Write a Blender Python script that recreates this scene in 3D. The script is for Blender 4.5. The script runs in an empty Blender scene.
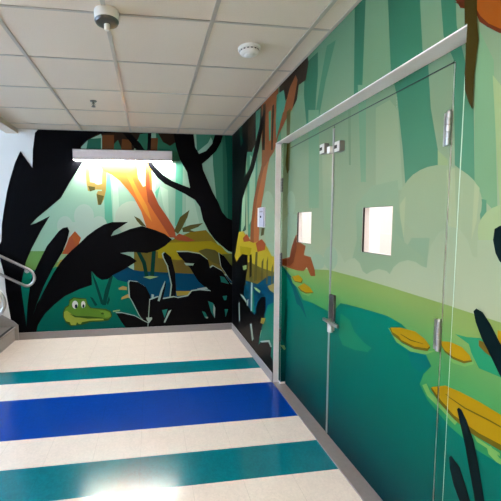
import bpy, bmesh, math
from mathutils import Vector, Matrix

C = bpy.context.scene.collection
scene = bpy.context.scene
PI = math.pi

# ---------------------------------------------------------------- materials
def lin(c):
    return tuple(((v/255)/12.92 if v/255 <= .04045 else ((v/255+.055)/1.055)**2.4) for v in c)

def mat(name, rgb, rough=.5, metal=0.0, spec=.5, noise=0.0, scale=30.0, bump=0.0, bscale=80.0, coat=0.0):
    m = bpy.data.materials.new(name); m.use_nodes = True
    nt = m.node_tree; b = nt.nodes['Principled BSDF']
    b.inputs['Roughness'].default_value = rough; b.inputs['Metallic'].default_value = metal
    b.inputs['Specular IOR Level'].default_value = spec; b.inputs['Coat Weight'].default_value = coat
    c = lin(rgb); b.inputs['Base Color'].default_value = (*c, 1)
    tc = nt.nodes.new('ShaderNodeTexCoord')
    if noise:
        n = nt.nodes.new('ShaderNodeTexNoise'); n.inputs['Scale'].default_value = scale; n.inputs['Detail'].default_value = 6
        nt.links.new(tc.outputs['Object'], n.inputs['Vector'])
        r = nt.nodes.new('ShaderNodeValToRGB')
        r.color_ramp.elements[0].position = .3; r.color_ramp.elements[1].position = .7
        r.color_ramp.elements[0].color = (*[v*(1-noise) for v in c], 1)
        r.color_ramp.elements[1].color = (*[min(1, v*(1+noise)) for v in c], 1)
        nt.links.new(n.outputs['Fac'], r.inputs['Fac']); nt.links.new(r.outputs['Color'], b.inputs['Base Color'])
    if bump:
        n2 = nt.nodes.new('ShaderNodeTexNoise'); n2.inputs['Scale'].default_value = bscale; n2.inputs['Detail'].default_value = 4
        nt.links.new(tc.outputs['Object'], n2.inputs['Vector'])
        bp = nt.nodes.new('ShaderNodeBump'); bp.inputs['Strength'].default_value = bump; bp.inputs['Distance'].default_value = .002
        nt.links.new(n2.outputs['Fac'], bp.inputs['Height']); nt.links.new(bp.outputs['Normal'], b.inputs['Normal'])
    return m

def emat(name, rgb, strength):
    m = bpy.data.materials.new(name); m.use_nodes = True
    b = m.node_tree.nodes['Principled BSDF']; c = lin(rgb)
    b.inputs['Base Color'].default_value = (.8, .8, .8, 1)
    b.inputs['Emission Color'].default_value = (*c, 1); b.inputs['Emission Strength'].default_value = strength
    return m

def paint_mat():
    m = bpy.data.materials.new('mural_print'); m.use_nodes = True
    nt = m.node_tree; b = nt.nodes['Principled BSDF']
    a = nt.nodes.new('ShaderNodeAttribute'); a.attribute_name = 'paint'
    nt.links.new(a.outputs['Color'], b.inputs['Base Color'])
    tc = nt.nodes.new('ShaderNodeTexCoord'); n = nt.nodes.new('ShaderNodeTexNoise')
    n.inputs['Scale'].default_value = 60; n.inputs['Detail'].default_value = 3
    nt.links.new(tc.outputs['Object'], n.inputs['Vector'])
    mr = nt.nodes.new('ShaderNodeMapRange'); mr.inputs['To Min'].default_value = .36; mr.inputs['To Max'].default_value = .46
    nt.links.new(n.outputs['Fac'], mr.inputs['Value']); nt.links.new(mr.outputs['Result'], b.inputs['Roughness'])
    b.inputs['Specular IOR Level'].default_value = .05
    return m

def glass_mat():
    m = bpy.data.materials.new('clear_glass'); m.use_nodes = True
    b = m.node_tree.nodes['Principled BSDF']
    b.inputs['Base Color'].default_value = (.97, .99, .98, 1); b.inputs['Roughness'].default_value = .02
    b.inputs['Transmission Weight'].default_value = 1; b.inputs['IOR'].default_value = 1.1
    return m

def speckle(name, rgb, k, rough=.17):
    # vinyl composition tile: fine chips over the base colour, faint tile joints every 12 inches
    m = mat(name, rgb, rough, 0, .5)
    nt = m.node_tree; b = nt.nodes['Principled BSDF']; c = lin(rgb)
    tc = nt.nodes.new('ShaderNodeTexCoord')
    v = nt.nodes.new('ShaderNodeTexVoronoi'); v.inputs['Scale'].default_value = 90
    nt.links.new(tc.outputs['Object'], v.inputs['Vector'])
    bw = nt.nodes.new('ShaderNodeRGBToBW'); nt.links.new(v.outputs['Color'], bw.inputs['Color'])
    n = nt.nodes.new('ShaderNodeTexNoise'); n.inputs['Scale'].default_value = 9; n.inputs['Detail'].default_value = 8
    nt.links.new(tc.outputs['Object'], n.inputs['Vector'])
    mx = nt.nodes.new('ShaderNodeMath'); mx.operation = 'ADD'
    nt.links.new(bw.outputs['Val'], mx.inputs[0]); nt.links.new(n.outputs['Fac'], mx.inputs[1])
    r = nt.nodes.new('ShaderNodeValToRGB')
    r.color_ramp.elements[0].position = .25; r.color_ramp.elements[1].position = 1.0
    r.color_ramp.elements[0].color = (*[x*(1-k) for x in c], 1); r.color_ramp.elements[1].color = (*[min(1, x*(1+k)) for x in c], 1)
    h = nt.nodes.new('ShaderNodeMath'); h.operation = 'MULTIPLY'; h.inputs[1].default_value = .62
    nt.links.new(mx.outputs['Value'], h.inputs[0]); nt.links.new(h.outputs['Value'], r.inputs['Fac'])
    br = nt.nodes.new('ShaderNodeTexBrick'); br.offset = 0; br.inputs['Scale'].default_value = 1
    br.inputs['Brick Width'].default_value = .3048; br.inputs['Row Height'].default_value = .3048; br.inputs['Mortar Size'].default_value = .0012
    mp = nt.nodes.new('ShaderNodeMapping'); mp.inputs['Location'].default_value = (0, -.132, 0)
    nt.links.new(tc.outputs['Object'], mp.inputs['Vector']); nt.links.new(mp.outputs['Vector'], br.inputs['Vector'])
    mix = nt.nodes.new('ShaderNodeMixRGB'); mix.blend_type = 'MULTIPLY'; mix.inputs['Color2'].default_value = (.8, .78, .76, 1)
    nt.links.new(br.outputs['Fac'], mix.inputs['Fac']); nt.links.new(r.outputs['Color'], mix.inputs['Color1'])
    nt.links.new(mix.outputs['Color'], b.inputs['Base Color'])
    return m

M = dict(
    white=mat('white_wall_paint', (222, 220, 216), .55, noise=.02, scale=5, bump=.05, bscale=200),
    frame=mat('white_frame_paint', (240, 232, 230), .4, noise=.02),
    tile=mat('ceiling_tile', (216, 202, 184), .9, spec=.1, noise=.03, scale=140, bump=.3, bscale=220),
    grid=mat('ceiling_grid_paint', (176, 168, 155), .32, spec=.5, noise=.02),
    base=mat('grey_rubber_base', (136, 130, 130), .4, noise=.04),
    steel=mat('brushed_steel', (180, 178, 174), .28, 1.0, noise=.05, scale=60),
    greymetal=mat('grey_metal', (128, 124, 118), .4, .4, noise=.04),
    strip=mat('meeting_strip_metal', (150, 148, 142), .35, .5, noise=.04),
    pale=mat('pale_trim_paint', (206, 196, 194), .5, noise=.02),
    bead=mat('pale_green_edge_bead', (176, 196, 168), .35, noise=.03),
    satin=mat('satin_silver_paint', (206, 204, 200), .3, .35, noise=.03),
    chrome=mat('chrome', (225, 225, 225), .12, 1.0, noise=.02),
    darkmetal=mat('dark_bronze_metal', (92, 90, 88), .35, .8, noise=.06),
    hole=mat('black_rubber', (16, 16, 17), .6, noise=.1),
    thresh=mat('threshold_metal', (150, 140, 138), .45, .3, noise=.05),
    door=mat('door_skin', (120, 150, 126), .45, noise=.02),
    tread=mat('stair_tread_rubber', (132, 126, 122), .5, noise=.06, bump=.2, bscale=160),
    riser=mat('stair_riser_paint', (150, 144, 140), .5, noise=.04),
    plastic=mat('white_plastic', (226, 222, 214), .4, noise=.02),
    lilac=mat('pale_grey_plastic', (186, 182, 194), .4, noise=.02),
    housing=mat('light_housing', (224, 208, 204), .45, noise=.02),
    beige=speckle('beige_floor_tile', (232, 216, 203), .07),
    teal=speckle('teal_floor_tile', (0, 108, 120), .16),
    blue=speckle('blue_floor_tile', (0, 58, 150), .1),
    lamp=emat('lit_diffuser', (255, 252, 246), 155),
    troffer=emat('lit_ceiling_panel', (255, 243, 231), 20.5),
    beyond=emat('lit_panel_beyond', (252, 251, 252), 4.9),
    paint=paint_mat(), glass=glass_mat(),
)

# ---------------------------------------------------------------- mesh helpers
def obj(name, bm, m, parent=None, smooth=False, loc=None):
    me = bpy.data.meshes.new(name); bm.normal_update(); bm.to_mesh(me); bm.free()
    for x in (m if isinstance(m, (list, tuple)) else [m]): me.materials.append(x)
    if smooth:
        for p in me.polygons: p.use_smooth = True
        me.set_sharp_from_angle(angle=math.radians(38))
    o = bpy.data.objects.new(name, me); C.objects.link(o)
    if parent: o.parent = parent
    if loc: o.location = loc
    return o

def empty(name, loc):
    o = bpy.data.objects.new(name, None); o.empty_display_size = .05; C.objects.link(o); o.location = loc
    return o

def tag(o, label=None, cat=None, group=None, kind=None):
    for k, v in (('label', label), ('category', cat), ('group', group), ('kind', kind)):
        if v: o[k] = v
    return o

def box(bm, x0, x1, y0, y1, z0, z1, mi=0, bevel=0.0):
    r = bmesh.ops.create_cube(bm, size=1)
    vs = r['verts']
    for v in vs:
        v.co = Vector((x0+(v.co.x+.5)*(x1-x0), y0+(v.co.y+.5)*(y1-y0), z0+(v.co.z+.5)*(z1-z0)))
    fs = {f for v in vs for f in v.link_faces}
    for f in fs: f.material_index = mi
    if bevel:
        es = list({e for v in vs for e in v.link_edges})
        bmesh.ops.bevel(bm, geom=es, offset=bevel, segments=2, affect='EDGES', profile=.5)
    return bm

def nb(): return bmesh.new()

def lathe(bm, prof, n=40, centre=(0, 0, 0), mi=0):
    # prof: (radius, z) pairs, revolved about Z
    rings = []
    for r, z in prof:
        if r < 1e-6: rings.append([bm.verts.new((centre[0], centre[1], centre[2]+z))])
        else: rings.append([bm.verts.new((centre[0]+r*math.cos(2*PI*i/n), centre[1]+r*math.sin(2*PI*i/n), centre[2]+z)) for i in range(n)])
    for a, b in zip(rings, rings[1:]):
        for i in range(n):
            j = (i+1) % n
            if len(a) == 1 and len(b) == 1: continue
            if len(a) == 1: f = bm.faces.new((a[0], b[i], b[j]))
            elif len(b) == 1: f = bm.faces.new((a[i], b[0], a[j]))
            else: f = bm.faces.new((a[i], b[i], b[j], a[j]))
            f.material_index = mi
    bmesh.ops.recalc_face_normals(bm, faces=bm.faces[:])
    return bm

def tube(bm, pts, r, n=14, closed=False):
    pts = [Vector(p) for p in pts]; rings = []
    N = len(pts); up = Vector((0, 1, 0))
    for i, p in enumerate(pts):
        a = pts[i-1] if (i or closed) else p; b = pts[(i+1) % N] if (i < N-1 or closed) else p
        t = (b-a).normalized(); u = t.cross(up)
        if u.length < 1e-4: u = t.cross(Vector((1, 0, 0)))
        u.normalize(); w = u.cross(t)
        rings.append([bm.verts.new(p+(u*math.cos(2*PI*k/n)+w*math.sin(2*PI*k/n))*r) for k in range(n)])
    for i in range(N if closed else N-1):
        a, b = rings[i], rings[(i+1) % N]
        for k in range(n): bm.faces.new((a[k], a[(k+1) % n], b[(k+1) % n], b[k]))
    if not closed:
        bm.faces.new(rings[0]); bm.faces.new(rings[-1][::-1])
    bmesh.ops.recalc_face_normals(bm, faces=bm.faces[:])
    return bm

def fillet(pts, r, n=6):
    out = [Vector(pts[0])]
    for a, b, c in zip(pts, pts[1:], pts[2:]):
        a, b, c = Vector(a), Vector(b), Vector(c)
        d1, d2 = (a-b).normalized(), (c-b).normalized(); rr = min(r, (a-b).length*.49, (c-b).length*.49)
        p, q = b+d1*rr, b+d2*rr
        for i in range(n+1):
            t = i/n; out.append(p*(1-t)**2+b*2*t*(1-t)+q*t*t)
    out.append(Vector(pts[-1])); return out

# ---------------------------------------------------------------- the printed mural
PAL = {
 'mint_b': (168, 208, 182),
 'mint_p': (190, 222, 196),
 'teal_l': (108, 190, 160),
 'teal_m': (70, 140, 112),
 'teal_d': (52, 118, 94),
 'teal_deep': (20, 92, 74),
 'cloud_b': (188, 210, 192),
 'cloud_b2': (196, 212, 190),
 'brown_k': (52, 38, 28),
 'brown_m': (120, 72, 40),
 'black': (7, 8, 13),
 'olive_t': (176, 150, 82),
 'olive_k': (98, 92, 48),
 'orange': (222, 122, 58),
 'orange_y': (236, 158, 64),
 'rust': (170, 84, 52),
 'ochre': (140, 120, 36),
 'yellow': (172, 154, 28),
 'olive': (122, 108, 44),
 'green_y': (104, 110, 50),
 'olive_b': (118, 100, 46),
 'tan': (188, 166, 96),
 'blue_b': (2, 72, 106),
 'olive_y': (170, 150, 60),
 'green_l': (118, 164, 88),
 'orange_k': (178, 92, 44),
 'green_p': (150, 190, 140),
 'teal_k': (4, 66, 58),
 'ripple': (150, 182, 120),
 'croc_k': (58, 92, 34),
 'croc': (98, 140, 48),
 'croc_y': (156, 170, 66),
 'croc_l': (116, 156, 56),
 'white': (236, 236, 236),
 'navy': (24, 30, 60),
 'pale_line': (168, 190, 180),
 'teal_h': (32, 128, 118),
 'green_deep': (14, 84, 66),
 'teal_m2': (84, 152, 126),
 'mint_r': (164, 200, 168),
 'green_t': (84, 146, 112),
 'green_d': [(1.6, (100, 156, 124)), (2.2, (70, 136, 106)), (2.7, (50, 112, 86))],
 'green_d2': (84, 142, 110),
 'green_l2': (128, 164, 128),
 'green_d3': [(1.5, (154, 186, 150)), (1.9, (126, 168, 134))],
 'green_g': (130, 158, 124),
 'beige_g': [(1.6, (164, 188, 152)), (1.85, (166, 182, 148)), (2.1, (156, 176, 140))],
 'green_l3': (130, 172, 132),
 'shaft_y': (166, 186, 136),
 'shaft_y2': (180, 192, 152),
 'cloud_m': (157, 180, 147),
 'cloud_r': [(1.35, (170, 186, 154)), (1.8, (164, 182, 144))],
 'cloud_n': (153, 178, 147),
 'cloud_r2': (172, 192, 144),
 'cloud_p': (168, 190, 160),
 'brown_r': (150, 88, 52),
 'orange_r': (186, 112, 68),
 'yellow_r': (198, 174, 50),
 'blue_r': (4, 80, 112),
 'teal_r': (12, 128, 108),
 'rust_r': (164, 90, 50),
 'rust_k': (132, 66, 38),
 'water_b': (0, 120, 112),
 'teal_dk': (2, 92, 98),
 'swirl': (30, 140, 104),
 'teal_k2': (2, 78, 68),
 'lily_o': (128, 184, 98),
 'lily_k': (112, 98, 20),
 'lily': (190, 150, 14),
 'lily_b': (126, 104, 36),
 'blackr': (4, 28, 32),
 'rust_k2': (104, 46, 24),
 'orange_t': (160, 84, 24),
 'vine': (68, 56, 18),
 'G_water_b': [(0.0, (0, 92, 88)), (0.5, (4, 118, 100)), (1.0, (18, 140, 110))],
 'G_base': [(1.1, (184, 195, 160)), (1.6, (164, 180, 147)), (2.2, (138, 165, 132)), (2.7, (112, 154, 122))],
 'G_cloud': [(1.1, (192, 198, 166)), (1.5, (172, 188, 155))],
 'G_grass': [(0.35, (8, 128, 96)), (0.7, (44, 150, 96)), (0.92, (86, 166, 96)), (1.15, (150, 176, 98))],
 'G_water': [(0, (0, 50, 60)), (0.2, (0, 84, 84)), (0.45, (0, 106, 94)), (0.75, (0, 121, 104)), (1.0, (0, 130, 108))],
 'G_leaf': [(0.7, (6, 138, 92)), (1.1, (50, 158, 110))],
}
ART_BACK = [
 ('mint_b', [0,2700,0,94,-2912,94,-2892,530,-2473,2700]),
 ('teal_d', [0,2700,0,1481,-120,1521,-162,2364,-317,2700]),
 ('teal_m', [-144,2700,-120,1521,-218,1755,-272,2295,-281,2700]),
 ('teal_deep', [0,2700,0,1490,-64,1521,-78,2365,-107,2700]),
 ('teal_l', [-1725,2308,-1636,2310,-1633,1948,-1619,1477,-1722,1477,-1722,1948]),
 ('mint_p', [-1616,2104,-1541,2027,-1528,1476,-1606,1477]),
 ('mint_p', [-1120,2280,-1056,2190,-1049,1820,-1113,1952]),
 ('teal_l', [-775,2352,-681,2354,-703,1470,-798,1471]),
 ('mint_p', [-993,2006,-887,1954,-879,1525,-956,1754]),
 ('teal_l', [-1060,1926,-993,2006,-1035,1820]),
 ('mint_p', [-645,1889,-536,1822,-456,1468,-648,1470]),
 ('teal_d', [-1905,2596,-1742,2613,-1747,2436,-1935,2431]),
 ('teal_d', [-1602,2681,-1474,2685,-1480,2441,-1595,2439]),
 ('teal_d', [-1269,2691,-1126,2695,-1131,2449,-1274,2446]),
 ('teal_d', [-1035,2698,-950,2700,-770,2700,-721,2340,-828,2338,-1039,2451]),
 ('teal_m', [-281,2700,-340,2586,-491,2463,-501,2700]),
 ('cloud_b', [-1859,1609,-1866,1561,-1885,1517,-1915,1483,-1951,1460,-1990,1453,-2029,1461,-2063,1484,-2090,1518,-2106,1562,-2111,1610,-2103,1658,-2084,1701,-2055,1736,-2019,1758,-1980,1765,-1942,1758,-1907,1736,-1880,1701,-1863,1658]),
 ('cloud_b', [-2127,1480,-2134,1440,-2149,1404,-2172,1375,-2201,1357,-2232,1351,-2262,1358,-2289,1376,-2310,1405,-2323,1442,-2326,1482,-2320,1521,-2305,1557,-2282,1586,-2254,1604,-2223,1610,-2192,1604,-2165,1585,-2144,1557,-2131,1520]),
 ('cloud_b', [-1696,1490,-1702,1454,-1717,1421,-1741,1395,-1770,1378,-1801,1373,-1833,1379,-1861,1396,-1883,1422,-1896,1455,-1900,1492,-1894,1528,-1879,1561,-1855,1587,-1827,1603,-1795,1609,-1764,1603,-1735,1586,-1713,1560,-1700,1527]),
 ('cloud_b', [-2263,1533,-1784,1530,-1841,1347,-2175,1167,-2296,1300]),
 ('cloud_b2', [-1145,1580,-1158,1510,-1191,1447,-1241,1397,-1305,1365,-1374,1355,-1443,1367,-1504,1399,-1551,1450,-1581,1513,-1590,1582,-1578,1651,-1545,1713,-1495,1763,-1433,1795,-1365,1806,-1296,1795,-1235,1763,-1186,1713,-1155,1650]),
 ('brown_k', [-2026,2693,-1804,2700,-771,2700,-772,2588,-853,2534,-945,2584,-1009,2698,-1113,2695,-1243,2679,-1325,2471,-1479,2467,-1528,2594,-1658,2463,-1741,2664,-1905,2584,-2008,2480]),
 ('brown_m', [-1728,2652,-1577,2656,-1583,2414,-1735,2410]),
 ('brown_m', [-1476,2608,-1361,2598,-1352,2419,-1493,2416]),
 ('brown_m', [-1101,2631,-1010,2634,-1026,2426,-1118,2424]),
 ('black', [-1474,2697,-1359,2675,-1246,2563,-1157,2423,-1261,2420,-1362,2560]),
 ('black', [-1095,2700,-1111,2424,-1157,2423,-1140,2700]),
 ('olive_t', [-1957,2330,-1900,2331,-1896,2049,-1834,2037,-1823,1960,-1887,1934,-1925,1933,-1941,2036]),
 ('olive_t', [-1739,2257,-1676,2258,-1697,1948,-1725,1831,-1765,1753,-1804,1753,-1819,1895,-1799,1934,-1748,1935]),
 ('olive_t', [-1871,2043,-1796,2012,-1707,2038,-1709,1948,-1823,1953,-1874,1947]),
 ('olive_k', [-1819,1895,-1724,1870,-1765,1753,-1797,1753]),
 ('olive_k', [-1923,1998,-1835,1986,-1836,1947,-1900,1927]),
 ('orange', [-1801,2307,-1289,2316,-1280,2108,-1217,1991,-1184,2004,-1185,2318,-1100,2320,-1099,1952,-1023,1754,-891,1579,-812,1444,-786,1308,-1002,1337,-1174,1433,-1249,1674,-1338,1845,-1414,1950,-1514,2066,-1615,2143,-1715,2193]),
 ('orange_y', [-1801,2307,-1289,2316,-1291,2238,-1409,2172,-1614,2182,-1740,2218]),
 ('orange_y', [-1435,2158,-1371,2133,-1283,1951,-1169,1740,-1106,1527,-1184,1634,-1311,1872]),
 ('rust', [-1178,1978,-1099,1952,-1010,1754,-891,1579,-805,1430,-786,1308,-868,1322,-960,1472,-1078,1660,-1155,1793]),
 ('rust', [-1174,2214,-1135,2215,-1126,1952,-1178,1965]),
 ('ochre', [-964,1228,-786,1308,-594,1388,-373,1413,-275,1302,-191,1190,-6,1047,-6,962,-1008,984]),
 ('yellow', [-1004,1243,-595,1251,-303,1261,-163,1189,-92,1090,0,1080,0,962,-1142,987]),
 ('olive_k', [-1343,1608,-1265,1567,-1181,1460,-1253,1481,-1305,1541]),
 ('olive_k', [-812,1403,-729,1592,-599,1687,-627,1592,-710,1429,-759,1362]),
 ('olive_k', [-703,1443,-593,1483,-414,1509,-483,1455,-594,1415,-511,1387,-690,1388]),
 ('rust', [-814,1308,-745,1369,-636,1326,-526,1270,-623,1258,-773,1280]),
 ('olive', [-1352,1153,0,1049,0,792,-1358,828]),
 ('yellow', [-1031,1243,-149,1175,-63,1076,-458,1028,-762,1006,-1034,1039]),
 ('olive_k', [-485,1125,-374,1158,-247,1135,-149,1049,-149,909,-290,968]),
 ('green_y', [-149,1077,0,1075,0,802,-63,851]),
 ('olive_b', [-790,979,-707,1005,-488,777,-792,772]),
 ('tan', [-1550,1110,-1484,1102,-1380,1059,-1485,1061]),
 ('G_water_b', [-2870,1024,-2174,1193,-1865,922,-1567,915,-1283,607,-879,455,0,422,0,94,-2912,94]),
 ('blue_b', [-1699,864,-1514,968,-1357,883,-1278,867,0,767,0,421,-1016,432,-1285,470,-1414,707,-1571,753]),
 ('olive_y', [-795,577,-601,571,-517,582,-629,516,-782,507]),
 ('green_l', [-2791,1164,-2151,1153,-2256,1011,-2434,910,-2680,916,-2776,970]),
 ('orange_k', [-2104,1415,-2032,1323,-2060,1244,-2151,1153,-2229,1076,-2277,1116,-2224,1220,-2183,1324]),
 ('rust', [-2183,1298,-2144,1350,-2099,1205,-2203,1102,-2252,1116]),
 ('green_p', [-2290,1117,-2202,1115,-2269,1011,-2343,1013]),
 ('olive_y', [-2305,1038,-2255,1050,-2295,959,-2358,947]),
 ('teal_k', [-1917,897,-1883,748,-1801,435,-1762,433,-1845,720]),
 ('teal_k', [-1674,810,-1744,623,-1789,420,-1737,418,-1693,594,-1635,809]),
 ('teal_k', [-1941,541,-1903,520,-1847,423,-1880,410]),
 ('teal_k', [-1729,445,-1694,539,-1683,485,-1711,417]),
 ('teal_k', [-1326,1139,-1273,1138,-1196,988,-1166,789,-1213,790,-1249,975]),
 ('teal_k', [-1113,1149,-1059,1148,-1092,780,-1146,782]),
 ('ripple', [-1239,784,-1145,798,-1031,784,-1146,754]),
 ('tan', [-1567,644,-1507,669,-1455,654,-1456,613,-1561,623]),
 ('tan', [-1524,520,-1444,558,-1351,527,-1279,476,-1299,456,-1445,510,-1538,486]),
 ('ripple', [-1647,339,-1554,349,-1555,329,-1647,319]),
 ('croc_k', [-2292,346,-2264,412,-2219,437,-2210,504,-2146,542,-2070,526,-1993,519,-1970,441,-1932,393,-1842,379,-1738,367,-1673,331,-1658,264,-1703,211,-1769,197,-1951,195,-2055,159,-2197,152,-2259,203,-2294,279]),
 ('croc', [-2279,346,-2252,398,-2213,424,-2198,490,-2146,529,-2070,512,-1993,510,-1982,442,-1945,386,-1855,369,-1752,351,-1687,321,-1669,265,-1715,233,-1820,241,-1949,270,-2129,285,-2204,315]),
 ('croc_y', [-2279,346,-2241,364,-2191,322,-2129,272,-1976,243,-1781,238,-1768,214,-1951,214,-2054,200,-2068,174,-2094,175,-2118,203,-2132,163,-2196,166,-2208,207,-2258,223,-2282,278]),
 ('croc_l', [-1830,347,-1739,336,-1681,307,-1682,259,-1754,248,-1766,297]),
 ('croc_k', [-2210,321,-2128,288,-1949,274,-1780,248,-1781,234,-1975,251,-2142,269]),
 ('white', [-2097,438,-2099,421,-2105,406,-2113,395,-2124,388,-2135,385,-2147,389,-2157,397,-2165,409,-2169,424,-2171,441,-2168,457,-2163,472,-2154,484,-2143,491,-2132,493,-2121,490,-2111,482,-2103,470,-2098,455]),
 ('white', [-2003,437,-2005,422,-2009,409,-2015,399,-2023,393,-2032,391,-2040,393,-2047,400,-2053,411,-2056,424,-2057,439,-2055,454,-2051,467,-2045,477,-2037,483,-2029,485,-2020,483,-2013,476,-2007,465,-2004,452]),
 ('navy', [-2104,417,-2105,408,-2108,400,-2112,394,-2117,390,-2123,389,-2128,391,-2133,395,-2137,401,-2139,409,-2140,418,-2138,427,-2136,435,-2131,441,-2126,444,-2121,446,-2115,444,-2110,440,-2107,433,-2104,425]),
 ('navy', [-2014,416,-2015,408,-2017,401,-2021,395,-2025,392,-2029,391,-2033,392,-2037,396,-2040,402,-2042,409,-2042,417,-2041,425,-2039,432,-2036,437,-2032,441,-2027,442,-2023,441,-2019,437,-2016,431,-2015,424]),
 ('croc_k', [-1766,305,-1767,301,-1770,297,-1774,294,-1780,292,-1786,292,-1792,293,-1797,295,-1801,298,-1804,302,-1805,306,-1804,311,-1801,314,-1797,317,-1791,319,-1785,319,-1779,318,-1774,316,-1769,313,-1767,309]),
 ('black', [-1562,2700,-1652,2679,-1778,2663,-1905,2596,-2007,2505,-1937,2368,-2054,2188,-2146,2047,-2264,1842,-2429,1701,-2568,1586,-2650,1497,-2582,1522,-2408,1611,-2526,1419,-2644,1201,-2725,1021,-2799,723,-2758,233,-2754,94,-2915,94,-2927,174,-2958,427,-2984,638,-2992,859,-3035,1079,-3102,1183,-3027,1258,-3007,1296,-2992,1499,-2959,1688,-2913,1914,-2871,2064,-2802,2276,-2730,2426,-2669,2328,-2596,2218,-2581,2442,-2548,2653,-2506,2700]),
 ('black', [-2304,1417,-2253,1455,-2196,1468,-2173,1415,-2209,1285,-2277,1129,-2396,935,-2517,701,-2612,479,-2669,309,-2700,94,-2763,94,-2730,457,-2674,785,-2579,992,-2459,1224]),
 ('black', [-2702,94,-2698,190,-2669,309,-2613,466,-2506,661,-2386,882,-2306,999,-2241,1076,-2150,1167,-2046,1257,-1955,1348,-1851,1426,-1734,1497,-1630,1529,-1423,1528,-1502,1476,-1607,1410,-1648,1344,-1557,1370,-1399,1435,-1240,1474,-1068,1419,-935,1364,-841,1288,-937,1201,-1032,1148,-1180,1110,-1339,1126,-1431,1128,-1536,1116,-1406,1073,-1315,1004,-1436,925,-1542,867,-1635,822,-1701,770,-1780,759,-1843,801,-1911,883,-1911,696,-2066,647,-2259,560,-2389,457,-2519,329,-2612,186,-2635,94]),
 ('black', [-537,2700,-517,2529,-464,2438,-368,2479,-285,2574,-245,2700,-134,2700,-161,2604,-230,2483,-341,2374,-423,2306,-410,2226,-356,2106,-273,1918,-204,1796,-148,1659,-78,1576,0,1543,0,1096,-63,1118,-149,1189,-247,1274,-331,1385,-414,1550,-454,1727,-522,1822,-658,1902,-792,1968,-926,2033,-1018,2111,-1121,2241,-1172,2344,-1132,2371,-1055,2255,-951,2152,-832,2074,-697,2022,-589,1983,-628,2196,-721,2353,-773,2523,-803,2700]),
 ('pale_line', [-1444,721,-1430,747,-1324,731,-1219,659,-1167,547,-1144,338,-1174,94,-1180,94,-1307,261,-1397,459,-1435,529]),
 ('black', [-1427,708,-1413,735,-1307,718,-1202,646,-1150,534,-1126,325,-1155,94,-1172,94,-1290,248,-1380,446,-1418,516]),
 ('pale_line', [-1615,318,-1535,314,-1363,265,-1244,190,-1136,130,-1160,94,-1271,94,-1487,104,-1551,204]),
 ('black', [-1608,304,-1529,300,-1357,251,-1237,176,-1130,115,-1144,94,-1483,94,-1545,190]),
 ('pale_line', [-982,1097,-954,1123,-874,1054,-822,846,-811,596,-827,429,-895,431,-865,667,-916,931,-969,1042]),
 ('black', [-965,1092,-938,1119,-857,1049,-805,841,-794,591,-810,424,-879,427,-849,663,-900,927,-953,1037]),
 ('pale_line', [-783,1131,-632,1129,-466,1098,-355,1013,-327,901,-285,928,-157,854,-57,710,-29,667,0,666,0,94,-1191,94,-1159,480,-1050,518,-982,488,-831,510,-776,494,-637,517,-581,586,-469,596,-314,577,-399,636,-496,723,-606,907,-688,1006,-756,1076]),
 ('black', [-775,1116,-624,1114,-458,1083,-346,997,-319,885,-276,912,-149,839,-49,695,-20,651,0,650,0,94,-1181,94,-1151,465,-1042,502,-974,472,-823,494,-768,479,-629,502,-573,570,-461,580,-306,561,-390,620,-488,707,-598,892,-680,991,-748,1061]),
 ('pale_line', [-202,1101,-132,1057,-46,943,0,897,0,672,-75,761,-174,918]),
 ('black', [-191,1092,-120,1049,-35,935,0,900,0,677,-63,752,-163,909]),
 ('pale_line', [-947,722,-1001,603,-1049,451,-1023,442,-971,592,-940,719]),
 ('black', [-937,694,-980,587,-1018,450,-985,440,-951,579,-929,692]),
 ('teal_h', [-349,421,-278,390,-249,317,-257,174,-307,262]),
 ('pale_line', [-271,375,-247,317,-255,174,-275,261]),
 ('teal_h', [-434,282,-392,266,-350,178,-392,180]),
 ('pale_line', [-392,202,-347,193,-364,170]),
 ('teal_h', [-142,484,-77,489,-92,425,-120,426]),
 ('teal_h', [-113,297,-63,295,-99,182]),
 ('teal_h', [-177,769,-120,753,-49,652,-163,684]),
 ('pale_line', [-860,321,-951,142,-968,150,-901,301]),
 ('teal_h', [-990,319,-914,330,-957,206]),
 ('pale_line', [-1209,224,-1128,224,-1128,199,-1170,145,-1196,188]),
 ('pale_line', [-1129,547,-1096,539,-1103,484,-1130,485]),
 ('pale_line', [-680,966,-542,953,-556,927,-653,930]),
 ('pale_line', [-503,603,-376,620,-348,591,-489,581]),
]
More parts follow.
